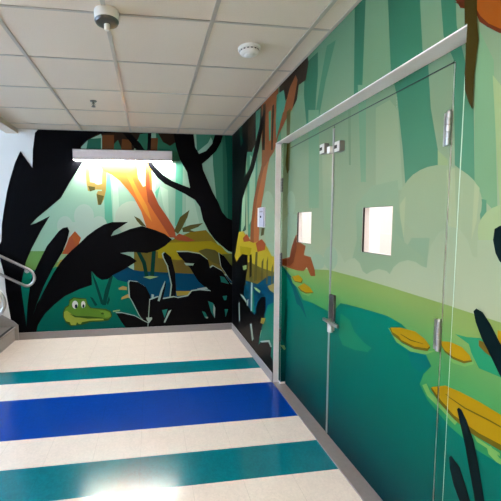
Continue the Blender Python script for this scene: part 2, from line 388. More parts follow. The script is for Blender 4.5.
ART_WALL = [
 ('G_base', [4873,94,4873,2700,3157,2700,3157,94]),
 ('G_base', [1181,94,1181,2700,-1000,2700,-1000,94]),
 ('G_base', [3157,2228,3157,2700,1181,2700,1181,2228]),
 ('green_deep', [4184,2700,4161,1426,4873,1275,4873,2700]),
 ('teal_m2', [3715,2700,3715,1415,4071,1335,4166,2700]),
 ('mint_r', [4005,2278,3770,2183,3831,1599,4031,1487]),
 ('mint_r', [4310,1972,4171,1994,4208,1485,4399,1358]),
 ('green_t', [3170,2697,3157,2693,3157,2292]),
 ('green_t', [3157,2693,3045,2653,3030,2228,3155,2228,3157,2292]),
 ('green_d', [2563,2667,2358,2659,2351,2508,2374,2352,2378,2228,2516,2228,2571,2452]),
 ('green_d2', [2234,2640,2121,2622,2237,2432,2320,2228,2387,2228,2319,2431]),
 ('green_d', [1827,2700,1820,2697,1827,2228,1906,2228,1922,2700]),
 ('green_l2', [1820,2697,1639,2591,1599,2228,1827,2228]),
 ('green_d', [1639,2591,1428,2466,1398,2228,1595,2228,1598,2237]),
 ('green_d3', [2489,2320,2326,2272,2324,2228,2484,2228]),
 ('green_d3', [1870,2268,1796,2240,1795,2228,1866,2228]),
 ('green_d', [1181,2058,1170,1989,1141,1925,1121,1666,1168,1707,1181,1716]),
 ('green_d', [1315,2400,1243,2357,1232,2249,1226,2228,1285,2228,1291,2239]),
 ('green_l3', [1157,2227,1076,2059,1029,1549,1119,1638]),
 ('shaft_y', [1076,2011,1046,1968,923,1881,898,1503,1025,1581]),
 ('green_d', [1102,1609,1072,1600,1069,1553,1090,1533]),
 ('cloud_r', [1088,1591,1089,1564,1098,1538,1113,1514,1135,1493,1164,1475,1181,1468,1181,1716,1178,1715,1148,1694,1123,1671,1105,1645,1093,1618]),
 ('shaft_y2', [1121,1666,1100,1643,1105,1526,1120,1462]),
 ('G_cloud', [1181,1502,1173,1500,1136,1461,1113,1405,1047,1391,840,1415,824,1182,1181,1058]),
 ('cloud_r2', [903,1497,904,1475,911,1455,924,1436,941,1421,962,1410,987,1405,1013,1405,1038,1412,1061,1425,1080,1443,1093,1466,1098,1491,1096,1516,1086,1539,1070,1559,1048,1573,1024,1581,998,1583,973,1579,951,1569,932,1555,917,1538,907,1518]),
 ('G_cloud', [1097,1463,896,1473,878,1209,1079,1183]),
 ('G_cloud', [3522,718,3533,1112,3285,1140,3157,1155,3157,369,3510,246]),
 ('G_cloud', [1181,1376,1123,1383,888,1356,875,1164,1181,1058]),
 ('cloud_p', [3190,1679,3197,1640,3219,1604,3255,1576,3302,1558,3356,1552,3413,1559,3465,1579,3509,1611,3538,1651,3549,1695,3540,1738,3513,1776,3472,1804,3420,1819,3364,1821,3310,1810,3261,1788,3223,1756,3199,1719]),
 ('cloud_p', [3549,1695,3190,1679,3157,1436,3157,1155,3344,1134]),
 ('brown_k', [3576,2700,3569,2447,3925,2296,4178,2344,4184,2700]),
 ('brown_r', [3157,2700,3157,2371,3261,2190,3563,2228,3576,2700]),
 ('brown_r', [3101,2700,3135,2410,3157,2371,3157,2700]),
 ('teal_m2', [3782,2686,3608,2674,3669,2421,3772,2288]),
 ('teal_m2', [3386,2570,3273,2590,3293,2333,3379,2306]),
 ('brown_k', [2516,2700,2496,2652,2541,2546,2664,2556,2698,2457,2794,2411,2858,2446,2840,2543,2970,2521,3066,2577,3082,2700]),
 ('brown_r', [3564,2248,3510,2625,3249,2672,3157,2689,3157,2465,3162,2452,3157,2452,3157,2209,3205,2161,3315,2126,3400,2026,3458,1888,3550,1746,3613,1595,3641,1333,3536,1215,3983,1178,3948,1488,3835,1763,3693,1963,3560,2098]),
 ('brown_r', [3157,2689,3120,2697,3093,2628,3157,2465,3157,2452,2968,2447,2842,2598,2725,2653,2685,2601,2774,2421,2920,2368,3081,2284,3137,2228,3157,2228]),
 ('orange_r', [3494,2059,3343,2112,3457,1878,3614,1605,3641,1333,3570,1233,3823,1213,3830,1522,3689,1806]),
 ('teal_m2', [3157,2391,3162,2434,3157,2487]),
 ('teal_m2', [3143,2645,2974,2629,2926,2523,3013,2410,3143,2263,3157,2391,3157,2487]),
 ('brown_k', [3543,2683,3449,2673,3467,2229,3547,2245]),
 ('brown_k', [3259,2586,3206,2587,3233,2184,3275,2192]),
 ('teal_m2', [3357,2561,3286,2558,3292,2287,3340,2289]),
 ('olive_k', [2900,2427,2815,2433,2825,2228,2893,2228]),
 ('olive_k', [3542,1461,3446,1463,3475,1392,3574,1378]),
 ('yellow_r', [4664,1201,4502,1393,4253,1412,4027,1302,3824,1291,3539,1339,3348,1270,3230,1203,3157,1204,3157,955,4873,566,4873,625]),
 ('rust', [4300,1324,4116,1380,3944,1307,4251,1278]),
 ('rust', [3749,1295,3539,1349,3410,1306,3439,1244,3674,1204]),
 ('olive', [4661,959,3980,1062,3531,1051,3157,1060,3157,893,4873,565,4873,600]),
 ('olive_k', [3747,1198,3674,1204,3702,898,3815,857]),
 ('olive_k', [3981,1108,3900,1151,3854,851,3976,830]),
 ('olive_k', [3533,1112,3469,1160,3494,911,3561,900]),
 ('blue_r', [4873,696,4244,810,3665,861,3340,996,3157,1024,3157,513,4528,94,4873,94]),
 ('teal_r', [3331,710,3157,778,3157,94,3694,94,3514,404]),
 ('teal_r', [3891,730,3813,768,3769,530,3927,489]),
 ('tan', [3337,898,3157,956,3157,864,3277,870]),
 ('ripple', [3813,801,3700,811,3559,806,3592,778,3737,782]),
 ('olive_k', [4247,1032,4156,1115,4150,764,4243,748]),
 ('olive_k', [3374,1130,3331,1194,3337,918,3383,910]),
 ('olive_k', [3226,1090,3186,1133,3194,943,3235,936]),
 ('yellow', [4448,1215,3902,1230,3982,1132,4395,1092]),
 ('G_grass', [1181,1205,997,1199,825,1191,768,343,965,94,1181,94]),
 ('G_water', [1181,744,1180,744,1050,724,795,744,764,286,908,94,1181,94]),
 ('G_leaf', [1166,1106,1114,1111,1060,1125,989,1075,814,1027,810,971,985,1019,1061,1017,1095,1062,1105,1088]),
 ('lily_o', [1181,1007,1121,1010,1085,1033,1081,1024,1116,1000,1168,993,1181,1002]),
 ('lily_k', [1181,1066,1133,1063,1098,1046,1087,1030,1121,1010,1169,1008,1181,1011]),
 ('lily', [1181,1069,1133,1067,1100,1049,1091,1034,1121,1019,1169,1017,1181,1020]),
 ('lily_o', [1181,801,1132,783,1144,761,1181,773]),
 ('lily_k', [1181,886,1131,893,1053,894,977,890,804,880,797,772,969,777,1045,771,1089,770,1150,781,1181,792]),
 ('lily', [1181,892,1131,898,1053,900,977,896,805,886,799,801,971,797,1046,789,1086,791,1151,796,1181,807]),
 ('lily_k', [1181,853,1108,845,1014,852,929,855,928,859,1012,858,1105,851,1181,856]),
 ('lily_o', [1065,770,1045,768,969,767,968,757,1052,754]),
 ('lily_o', [1014,758,1001,771,968,750,907,759,906,740,977,730,1006,739]),
 ('lily_b', [1067,1116,1041,1114,1013,1072,1042,1082,1066,1095]),
 ('lily', [1002,1171,959,1171,955,1120,998,1122]),
 ('black', [4423,2700,4417,2680,4365,2427,4331,2700,4062,2700,4090,2350,4175,2192,4241,2049,4002,2132,3847,2281,3739,2406,3572,2566,3478,2616,3506,2489,3665,2268,3824,2107,4000,2009,4170,1923,4331,1792,4403,1646,4528,1353,4663,1120,4838,966,4873,962,4873,2700]),
 ('green_deep', [4344,2700,4318,2477,4414,2449,4487,2700]),
 ('black', [4873,1125,4839,1133,4605,992,4498,1056,4297,1126,4067,1135,4064,982,4196,756,4240,611,4100,543,3768,496,3660,666,3523,750,3395,777,3391,646,3515,435,3613,210,3511,288,3261,372,3202,323,3228,235,3157,214,3157,94,4873,94]),
 ('pale_line', [4440,602,4240,611,4101,579,4123,550,4288,582]),
 ('pale_line', [4079,596,4014,622,4034,534,4100,531]),
 ('ripple', [4294,977,4109,1012,4108,964,4246,934]),
 ('pale_line', [3914,840,3853,839,3866,516,3927,501]),
 ('pale_line', [3945,343,3883,367,3800,213,3859,170]),
 ('pale_line', [4491,466,4438,491,4409,262,4461,221]),
 ('olive_y', [3517,530,3388,565,3450,486,3550,468]),
 ('teal_r', [3514,404,3449,455,3512,319,3579,254]),
 ('pale_line', [3562,271,3262,382,3188,338,3231,323,3290,352,3510,273]),
 ('black', [3982,1143,3900,1162,3895,912,3977,877]),
 ('blackr', [1093,1212,1082,1224,1058,1217,1027,1184,992,1134,927,1061,919,942,986,1028,1016,1071,1056,1126,1082,1175]),
 ('blackr', [972,1526,1017,1513,1033,1503,1036,1466,1025,1424,1010,1399,962,1360]),
 ('blackr', [1138,827,1130,837,1118,834,1096,808,1064,752,1039,676,1010,569,949,406,1003,352,1047,546,1093,703,1119,775]),
 ('blackr', [1161,622,1152,634,1113,615,1085,566,1061,519,1003,352,1055,299,1105,487,1134,528,1156,581]),
 ('rust_k2', [1181,2365,1075,2369,896,2247,880,2015,1057,2134,1101,2175,1132,2208,1150,2250,1181,2278]),
 ('rust_k2', [1246,2338,1215,2317,1188,2281,1214,2299,1252,2363,1181,2365,1181,2278]),
 ('orange_t', [1158,2424,896,2247,882,2034,1058,2149,1098,2185,1130,2226,1147,2258]),
 ('vine', [1181,2407,1151,2388,1142,2213,1131,2148,1137,2101,1141,2036,1141,1979,1141,1918,1159,1951,1177,1998,1181,2058]),
 ('vine', [1205,2423,1181,2407,1181,2228,1192,2228]),
]
ART_JAMB_FAR = [
 ('G_base', [3157,30,3157,2228,3107,2228,3107,30]),
 ('green_t', [3157,2053,3135,1432,3157,1442]),
 ('G_cloud', [3157,1154,3107,1159,3107,383,3157,366]),
 ('cloud_p', [3107,1159,3157,1154,3157,1458,3107,1505]),
 ('yellow_r', [3157,1190,3107,1190,3107,973,3157,961]),
 ('olive', [3157,1043,3107,1044,3107,901,3157,891]),
 ('blue_r', [3157,1023,3107,1030,3107,526,3157,510]),
 ('teal_r', [3157,799,3107,819,3107,31,3117,30,3157,30]),
 ('tan', [3157,943,3118,945,3107,933,3107,874,3157,855]),
 ('G_grass', [3157,1107,3107,1112,3107,30,3139,30,3157,561]),
 ('G_water', [3157,1146,3107,1132,3107,30,3139,30,3157,561]),
 ('ripple', [3124,377,3107,383,3107,375]),
]
ART_JAMB_SIDE = [
 ('G_base', [100,30,100,2222,50,2222,50,30]),
 ('G_cloud', [50,1159,100,1158,100,380,50,383]),
 ('cloud_p', [100,1622,97,1630,90,1660,88,1693,89,1726,95,1756,100,1770]),
 ('cloud_p', [57,1523,100,1589,100,1158,50,1159,50,1505]),
 ('olive_k', [100,2222,100,1968,89,1951,73,2030,86,2222]),
 ('yellow_r', [50,1190,62,1186,64,974,50,973]),
 ('olive', [50,1044,64,1039,65,900,50,901]),
 ('blue_r', [50,1030,64,1030,71,525,50,526]),
 ('teal_r', [50,819,67,826,77,30,52,30,50,31]),
 ('tan', [50,933,66,882,50,874]),
 ('G_grass', [50,1112,100,1109,100,30,50,30]),
 ('G_water', [50,1132,100,1078,100,30,50,30]),
 ('teal_dk', [63,1104,100,1067,100,1033]),
 ('teal_k2', [96,787,100,795,100,444,92,371,62,449]),
 ('ripple', [50,383,82,381,100,347,100,341,83,334,50,375]),
 ('rust_r', [100,1114,53,1132,52,1187,100,1197]),
 ('rust_k', [100,1127,53,1136,52,1177,100,1185]),
]
ART_FRAME = [
 ('G_base', [3107,2172,3107,2228,1338,2228,1338,2172]),
 ('G_base', [1338,30,1338,2228,1181,2228,1181,30]),
 ('green_d', [2591,2228,2591,2224,2608,2228]),
 ('green_d', [1487,2228,1479,2172,1692,2172,1713,2228]),
 ('green_d3', [2527,2228,2524,2172,2698,2172,2701,2228]),
 ('green_d3', [1950,2228,1947,2172,2018,2172,2024,2228]),
 ('green_g', [2138,2219,2104,2209,2102,2172,2134,2172]),
 ('green_d', [1338,2228,1338,2172,1347,2172,1347,2180,1370,2228]),
 ('green_d', [1316,2228,1294,2158,1273,2029,1242,1959,1220,1677,1272,1722,1316,1756,1338,2054,1338,2228]),
 ('green_l3', [1230,2228,1181,2126,1181,1610,1218,1647,1255,2228]),
 ('green_d', [1199,1615,1181,1610,1181,1537,1186,1533]),
 ('shaft_y', [1338,1593,1327,1450,1338,1450]),
 ('cloud_r', [1184,1596,1186,1567,1195,1538,1212,1512,1236,1489,1266,1470,1303,1455,1338,1447,1338,1755,1321,1749,1283,1731,1249,1708,1222,1683,1202,1655,1189,1626]),
 ('shaft_y2', [1338,1743,1315,1744,1289,1468,1328,1467,1338,1568]),
 ('shaft_y2', [1220,1677,1198,1653,1202,1525,1219,1456]),
 ('G_cloud', [1338,1504,1331,1508,1276,1497,1237,1455,1211,1394,1181,1388,1181,1052,1338,998]),
 ('cloud_r2', [1181,1445,1190,1460,1196,1487,1193,1515,1182,1540,1181,1541]),
 ('G_cloud', [1194,1457,1181,1458,1181,1257]),
 ('G_cloud', [1338,1357,1223,1370,1181,1365,1181,1052,1338,998]),
 ('olive_k', [3061,2228,3064,2172,3107,2172,3107,2228]),
 ('G_grass', [1338,1178,1181,1173,1181,30,1338,30]),
 ('G_water', [1338,696,1284,674,1181,658,1181,30,1338,30]),
 ('G_leaf', [1269,1068,1213,1073,1181,1082,1181,1006,1192,1021,1203,1049]),
 ('lily_o', [1292,960,1220,963,1181,989,1181,988,1181,976,1215,953,1271,945]),
 ('lily_k', [1338,1010,1286,1024,1233,1022,1195,1003,1183,986,1220,963,1272,961,1318,974,1338,997]),
 ('lily', [1338,1015,1286,1028,1233,1026,1198,1006,1188,990,1220,973,1273,972,1319,982,1338,1002]),
 ('lily_o', [1338,753,1304,743,1233,717,1245,692,1324,719,1338,722]),
 ('lily_k', [1338,809,1304,826,1230,836,1181,837,1181,703,1185,703,1252,714,1331,742,1338,748]),
 ('lily', [1338,814,1305,833,1231,842,1181,843,1181,725,1182,725,1253,731,1321,756,1338,766]),
 ('lily_k', [1303,795,1206,784,1181,786,1181,792,1203,790,1302,798]),
 ('blackr', [1189,1184,1181,1192,1181,1154]),
 ('blackr', [1239,764,1230,775,1217,772,1192,744,1181,724,1181,600,1190,629,1218,709]),
 ('blackr', [1264,541,1254,554,1212,534,1181,482,1181,312,1203,394,1235,439,1258,496]),
 ('rust_k2', [1181,2228,1181,2216,1194,2228]),
 ('vine', [1235,2228,1230,2202,1238,2151,1241,2080,1242,2018,1242,1952,1261,1987,1281,2039,1293,2228]),
]
ART_LEAF_NEAR = [
 ('G_base', [1684,12,1684,2168,1342,2168,1342,12]),
 ('G_base', [2296,12,2296,2168,1946,2168,1946,12]),
 ('G_base', [1946,12,1946,1348,1684,1348,1684,12]),
 ('G_base', [1946,1608,1946,2168,1684,2168,1684,1608]),
 ('green_d', [1479,2168,1459,2025,1408,1834,1367,1681,1352,1600,1584,1611,1627,1876,1684,2148,1684,2168]),
 ('green_d', [1684,2168,1684,2148,1686,2157,1690,2168]),
 ('green_d3', [1947,2168,1946,2149,1946,1756,1975,1759,2018,2168]),
 ('green_d3', [1946,2149,1925,1753,1946,1756]),
 ('green_g', [2102,2168,2087,1874,2109,1878,2134,2168]),
 ('beige_g', [1684,2091,1674,2081,1616,1681,1684,1687]),
 ('beige_g', [1854,2145,1739,2150,1684,2091,1684,1687,1830,1700]),
 ('beige_g', [2296,1645,2287,1469,2296,1469]),
 ('green_d', [1342,2168,1342,2109,1346,2168]),
 ('shaft_y', [1408,1834,1352,1782,1342,1645,1342,1449,1374,1448,1396,1641]),
 ('cloud_m', [1684,1733,1655,1734,1602,1327,1684,1318]),
 ('cloud_m', [1981,1285,2020,1626,1946,1674,1946,1288]),
 ('cloud_m', [1684,1348,1684,1318,1946,1288,1946,1348]),
 ('cloud_m', [1946,1674,1867,1725,1684,1733,1684,1608,1946,1608]),
 ('cloud_r', [1342,1447,1346,1446,1392,1443,1440,1448,1489,1461,1534,1481,1575,1508,1607,1542,1628,1579,1637,1619,1633,1658,1616,1693,1587,1723,1550,1747,1507,1762,1459,1770,1412,1770,1365,1763,1342,1756]),
 ('shaft_y2', [1633,1609,1593,1650,1594,1436,1618,1485]),
 ('shaft_y2', [1355,1742,1342,1742,1342,1609]),
 ('G_cloud', [1441,1345,1422,1419,1381,1478,1342,1501,1342,996,1593,909,1617,1325]),
 ('cloud_n', [1669,1605,1630,1564,1595,1446,1586,1417,1654,1474]),
 ('cloud_n', [1610,1346,1541,1449,1430,1454,1439,1318,1534,1335,1627,1258]),
 ('cloud_m', [1684,1432,1608,1436,1454,1362,1447,1239,1684,1197]),
 ('cloud_m', [2045,1277,1998,1416,1946,1419,1946,1151,2038,1135]),
 ('cloud_m', [1684,1348,1684,1197,1946,1151,1946,1348]),
 ('G_cloud', [1684,1260,1659,1295,1617,1325,1561,1341,1508,1338,1470,1323,1433,1319,1368,1353,1342,1356,1342,996,1684,877]),
 ('G_cloud', [2296,1354,2282,1360,2189,1327,2125,1262,2080,1292,2014,1305,1960,1281,1946,1263,1946,785,2296,663]),
 ('G_cloud', [1946,1263,1927,1237,1887,1225,1841,1249,1780,1269,1713,1267,1688,1254,1684,1260,1684,877,1946,785]),
 ('cloud_p', [2213,1285,2216,1260,2228,1236,2247,1216,2272,1201,2296,1194,2296,1358,2280,1357,2253,1347,2232,1331,2218,1309]),
 ('G_grass', [1684,1187,1608,1185,1357,1179,1342,1178,1342,12,1684,12]),
 ('G_grass', [2296,1191,1955,1192,1946,1191,1946,12,2296,12]),
 ('G_grass', [1946,1191,1684,1187,1684,12,1946,12]),
 ('G_water', [1684,1030,1584,1019,1514,990,1428,933,1384,885,1428,830,1449,772,1398,721,1342,698,1342,12,1684,12]),
 ('G_water', [2296,898,2274,898,2160,993,2054,1005,1946,1014,1946,12,2296,12]),
 ('G_water', [1946,1014,1829,1023,1691,1031,1684,1030,1684,12,1946,12]),
 ('water_b', [1535,894,1428,933,1390,883,1453,829,1505,836]),
 ('swirl', [2157,927,2049,911,1990,852,1946,838,1946,751,1984,741,2122,724,2175,774]),
 ('swirl', [1946,838,1885,819,1817,813,1853,776,1946,751]),
 ('lily_o', [1684,971,1664,969,1579,924,1490,925,1411,944,1361,965,1422,924,1515,904,1615,916,1684,971]),
 ('lily_k', [1672,972,1590,997,1489,1008,1426,990,1395,966,1411,944,1490,925,1579,929,1647,943]),
 ('lily', [1665,977,1591,999,1489,1010,1429,994,1398,972,1412,956,1491,937,1580,939,1602,952,1648,958]),
 ('lily_k', [1589,965,1520,956,1437,967,1436,969,1517,962,1588,968]),
 ('lily_k', [1347,1008,1342,1009,1342,1002]),
 ('lily', [1347,1012,1342,1013,1342,1006]),
 ('lily_o', [1431,776,1408,794,1383,766,1342,754,1342,724,1399,740]),
 ('lily_k', [1384,784,1342,806,1342,751]),
 ('lily', [1379,791,1342,812,1342,769]),
]
ART_LEAF_FAR = [
 ('G_base', [2621,12,2621,2168,2300,2168,2300,12]),
 ('G_base', [3140,12,3140,2168,2889,2168,2889,12]),
 ('G_base', [2889,12,2889,1352,2621,1352,2621,12]),
 ('G_base', [2889,1604,2889,2168,2621,2168,2621,1604]),
 ('green_d3', [2524,2168,2500,1626,2621,1630,2621,2168]),
 ('green_d3', [2621,2168,2621,1630,2668,1632,2697,2168]),
 ('beige_g', [2472,2039,2315,2042,2300,1728,2300,1469,2415,1466]),
 ('G_cloud', [2621,1213,2497,1227,2350,1328,2300,1352,2300,662,2621,550]),
 ('G_cloud', [3140,1154,2889,1183,2889,456,3140,369]),
 ('G_cloud', [2889,1183,2820,1190,2621,1213,2621,550,2889,456]),
 ('cloud_p', [2934,1684,2937,1653,2950,1625,2970,1603,2998,1589,3029,1584,3061,1590,3091,1606,3115,1630,3132,1661,3138,1695,3134,1728,3120,1757,3097,1779,3069,1792,3037,1795,3005,1787,2977,1770,2954,1746,2939,1716]),
 ('cloud_p', [3140,1570,3099,1594,2898,1590,2889,1370,3083,1161,3140,1154]),
 ('cloud_p', [2390,1239,2394,1220,2408,1202,2431,1187,2461,1174,2495,1167,2530,1165,2563,1169,2590,1180,2607,1195,2614,1213,2609,1233,2593,1252,2567,1268,2535,1280,2500,1286,2466,1286,2435,1281,2411,1270,2396,1256]),
 ('cloud_p', [2300,1193,2302,1193,2332,1193,2360,1201,2384,1217,2400,1240,2406,1266,2402,1293,2388,1318,2367,1338,2340,1352,2310,1359,2300,1358]),
 ('olive_k', [3064,2168,3076,1982,3136,1955,3140,1964,3140,2168]),
 ('G_grass', [2621,1156,2315,1191,2300,1191,2300,12,2621,12]),
 ('G_grass', [3140,1105,3034,1117,2889,1130,2889,12,3140,12]),
 ('G_grass', [2889,1130,2721,1145,2621,1156,2621,12,2889,12]),
 ('G_water', [2621,896,2566,901,2359,897,2300,898,2300,12,2621,12]),
 ('G_water', [3140,1087,3079,1070,2895,983,2889,979,2889,12,3140,12]),
 ('G_water', [2889,979,2748,884,2621,896,2621,12,2889,12]),
 ('teal_dk', [3140,1075,3008,1044,2889,949,2889,850,2959,936,3077,1015,3140,1052]),
 ('teal_dk', [2889,949,2872,935,2747,851,2666,748,2724,782,2805,821,2867,824,2889,850]),
 ('teal_k2', [3117,785,3070,832,3073,580,3127,364,3140,372,3140,690]),
 ('ripple', [3140,360,3101,344,3140,323]),
 ('rust_r', [2621,1252,2616,1252,2544,1160,2533,1116,2610,1104,2621,1114]),
 ('rust_r', [2953,1367,2912,1412,2889,1413,2889,1113,3034,1112,3140,1114,3140,1191,3037,1211,3017,1275]),
 ('rust_r', [2826,1352,2710,1332,2744,1256,2621,1252,2621,1114,2684,1165,2739,1126,2858,1114,2889,1113,2889,1352]),
 ('rust_k', [2953,1367,2901,1404,2889,1319,2889,1297,2946,1176,3034,1130,3140,1125,3140,1179,3037,1197,3006,1276]),
 ('rust_k', [2889,1319,2887,1303,2889,1297]),
 ('lily_o', [2621,977,2586,969,2621,950]),
 ('lily_o', [3008,1031,2963,1051,2896,1009,2889,1009,2889,973,2961,989]),
 ('lily_o', [2889,1009,2773,1013,2695,994,2621,977,2621,950,2638,941,2750,934,2873,970,2889,973]),
 ('lily_k', [2985,1039,2889,1062,2889,1010,2917,1007]),
 ('lily_k', [2889,1062,2836,1074,2755,1053,2773,1021,2889,1010]),
 ('lily', [2974,1045,2889,1066,2889,1017,2918,1014]),
 ('lily', [2889,1066,2836,1079,2755,1057,2793,1026,2889,1017]),
 ('lily_k', [2621,1010,2552,982,2621,966]),
 ('lily_k', [2852,973,2725,1027,2623,1011,2621,1010,2621,966,2693,949,2790,951]),
 ('lily', [2621,1014,2561,985,2621,973]),
 ('lily', [2842,980,2725,1029,2623,1015,2621,1014,2621,973,2694,958,2781,961]),
]


def clip_band(poly, z0, z1):
    for val, keep in ((z0, 1), (z1, -1)):
        out = []
        for i in range(len(poly)):
            a, b = poly[i], poly[(i+1) % len(poly)]
            ia, ib = (a[1]-val)*keep >= 0, (b[1]-val)*keep >= 0
            if ia: out.append(a)
            if ia != ib:
                t = (val-a[1])/(b[1]-a[1]); out.append((a[0]+(b[0]-a[0])*t, val))
        poly = out
        if len(poly) < 3: return []
    return poly

def stop_colour(stops, z):
    if z <= stops[0][0]: return lin(stops[0][1])
    for (za, ca), (zb, cb) in zip(stops, stops[1:]):
        if z <= zb:
            t = (z-za)/(zb-za); return lin(tuple(x+(y-x)*t for x, y in zip(ca, cb)))
    return lin(stops[-1][1])

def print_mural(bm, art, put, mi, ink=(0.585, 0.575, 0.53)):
    # put(h, z, layer) -> point on the surface; the ink layers lie fractions of a millimetre apart
    lay = bm.loops.layers.float_color.get('paint') or bm.loops.layers.float_color.new('paint')
    for i, (name, flat) in enumerate(art):
        poly = [(flat[k]/1000, flat[k+1]/1000) for k in range(0, len(flat), 2)]
        spec = PAL[name]
        if isinstance(spec, list):
            z = min(p[1] for p in poly); top = max(p[1] for p in poly); pieces = []
            while z < top-1e-6:
                c = clip_band(poly, z, min(z+.07, top)); z += .07
                if c: pieces.append(c)
        else: pieces = [poly]
        for pc in pieces:
            q = []
            for p in pc:
                if not q or abs(p[0]-q[-1][0])+abs(p[1]-q[-1][1]) > 4e-4: q.append(p)
            if len(q) > 2 and abs(q[0][0]-q[-1][0])+abs(q[0][1]-q[-1][1]) < 4e-4: q.pop()
            if len(q) < 3: continue
            f = bm.faces.new([bm.verts.new(put(h, z2, i)) for h, z2 in q])
            f.material_index = mi
            for l, (h, z2) in zip(f.loops, q):
                c = stop_colour(spec, z2) if isinstance(spec, list) else lin(spec)
                l[lay] = (*[v*k for v, k in zip(c, ink)], 1)

def face_towards(bm, mi, axis):
    for f in bm.faces:
        if f.material_index == mi:
            f.normal_update()
            if f.normal.dot(axis) < 0: f.normal_flip()

STEP = .00006
put_right = lambda x: (lambda h, z, i: (x-.0006-i*STEP, h, z))

# ---------------------------------------------------------------- the setting
D, H = 4.873, 2.70           # back wall, ceiling
Y0, Y1, ZT = 1.181, 3.157, 2.228   # door opening in the right wall
REC, GAP, ZD = .10, 2.298, 2.168
XL, YF = -6.0, -4.0          # far left and rear of the hall
BX = -2.75                   # left edge of the dropped ceiling
WT = .2

bm = nb()
def frect(x0, x1, y0, y1, mi):
    f = bm.faces.new([bm.verts.new(p) for p in ((x0, y0, 0), (x1, y0, 0), (x1, y1, 0), (x0, y1, 0))]); f.material_index = mi
ys = [(YF, 1.9585, 0), (1.9585, 2.2577, 1), (2.2577, 2.5746, 0), (2.5746, 3.1801, 2), (3.1801, 3.5149, 0), (3.5149, 3.8126, 1), (3.8126, D, 0)]
for a, b, mi in ys: frect(XL, 0, a, b, mi)
frect(0, 2.6, Y0-1.2, 9.4, 0)
box(bm, XL, 2.6, YF, D, -.12, -.002, 0)
tag(obj('floor', bm, [M['beige'], M['teal'], M['blue']]), kind='structure')

# dropped ceiling: tiles in an exposed grid
bm = nb(); box(bm, BX, 0, YF, D, H, H+.04)
ceil = tag(obj('ceiling', bm, M['tile']), kind='structure')
bm = nb()
gx = [-.143-k*.6096 for k in range(5) if -.143-k*.6096 > BX+.2]
gy = [2.165+k*.6096 for k in range(-10, 5)]
for x in gx: box(bm, x-.0125, x+.0125, YF, D, H-.005, H+.002)
for y in gy: box(bm, BX, 0, y-.0085, y+.0085, H-.004, H+.002)
box(bm, BX, 0, D-.02, D-.001, H-.004, H+.002); box(bm, -.02, -.001, YF, D-.02, H-.004, H+.002)
obj('ceiling_grid', bm, M['grid'], ceil)
bm = nb(); box(bm, BX-.14, BX, YF, D, H-.06, 3.3); box(bm, XL, BX-.14, YF, D, 3.2, 3.3)
tag(obj('trim_2', bm, M['tile']), kind='structure')

# back wall with its mural
bm = nb(); box(bm, XL-WT, WT, D, D+WT, 0, 3.3)
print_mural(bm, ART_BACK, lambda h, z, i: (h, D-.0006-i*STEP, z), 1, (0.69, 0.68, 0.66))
face_towards(bm, 1, Vector((0, -1, 0)))
tag(obj('wall_back', bm, [M['white'], M['paint']]), kind='structure')
# right wall with the door opening and its mural
bm = nb()
box(bm, 0, WT, YF, Y0, 0, 3.3); box(bm, 0, WT, Y1, D, 0, 3.3); box(bm, 0, WT, Y0, Y1, ZT, 3.3)
print_mural(bm, ART_WALL, put_right(0), 1)
face_towards(bm, 1, Vector((-1, 0, 0)))
tag(obj('wall_right', bm, [M['white'], M['paint']]), kind='structure')
bm = nb(); box(bm, XL-WT, WT, YF-WT, YF, 0, 3.3)
tag(obj('wall_front', bm, M['white']), kind='structure')
# left wall with a tall window that lets daylight onto the stairs
wy0, wy1, wz0, wz1 = 1.2, 4.2, .7, 2.9
bm = nb()
box(bm, XL-WT, XL, YF, wy0, 0, 3.3); box(bm, XL-WT, XL, wy1, D, 0, 3.3); box(bm, XL-WT, XL, wy0, wy1, 0, wz0); box(bm, XL-WT, XL, wy0, wy1, wz1, 3.3)
tag(obj('wall_left', bm, M['white']), kind='structure')
bm = nb()
for a, b, c, d in ((wy0, wy0+.06, wz0, wz1), (wy1-.06, wy1, wz0, wz1), (wy0, wy1, wz0, wz0+.06), (wy0, wy1, wz1-.06, wz1), (2.68, 2.72, wz0, wz1)):
    box(bm, XL-.14, XL-.08, a, b, c, d)
w = tag(obj('window_1', bm, M['frame']), kind='structure')
bm = nb(); box(bm, XL-.115, XL-.105, wy0+.05, wy1-.05, wz0+.05, wz1-.05); obj('pane', bm, M['glass'], w)
# hall beyond the doors
bm = nb()
BXX = 2.4
box(bm, BXX, BXX+.1, Y0-1.3, 9.5, 0, 2.8); box(bm, WT, BXX, Y0-1.3, Y0-1.2, 0, 2.8); box(bm, WT, BXX, 9.4, 9.5, 0, 2.8); box(bm, .02, WT, D+WT+.01, 9.5, 0, 2.8); box(bm, WT, BXX+.1, Y0-1.3, 9.5, 2.8, 2.9)
tag(obj('wall_beyond', bm, M['white']), kind='structure')
bm = nb(); box(bm, BXX-.03, BXX, 4.76, 5.05, 0, 1.33, bevel=.004); box(bm, BXX-.012, BXX, 4.72, 5.09, 0, 2.6); tag(obj('trim_3', bm, M['pale']), kind='structure')
bm = nb(); box(bm, .6, 2.0, .6, 8.6, 2.78, 2.798); tag(obj('ceiling_light', bm, M['beyond']), 'long lit ceiling panel in the bright hall behind the doors', 'ceiling light')

# baseboards
bm = nb(); box(bm, -2.85, -.0, D-.012, D, 0, .092, bevel=.003); tag(obj('baseboard_back', bm, M['base']), kind='structure')
bm = nb(); box(bm, -.012, 0, Y1+.004, D-.012, 0, .092, bevel=.003); box(bm, -.012, 0, YF, Y0-.004, 0, .092, bevel=.003)
tag(obj('baseboard_right', bm, M['base']), kind='structure')

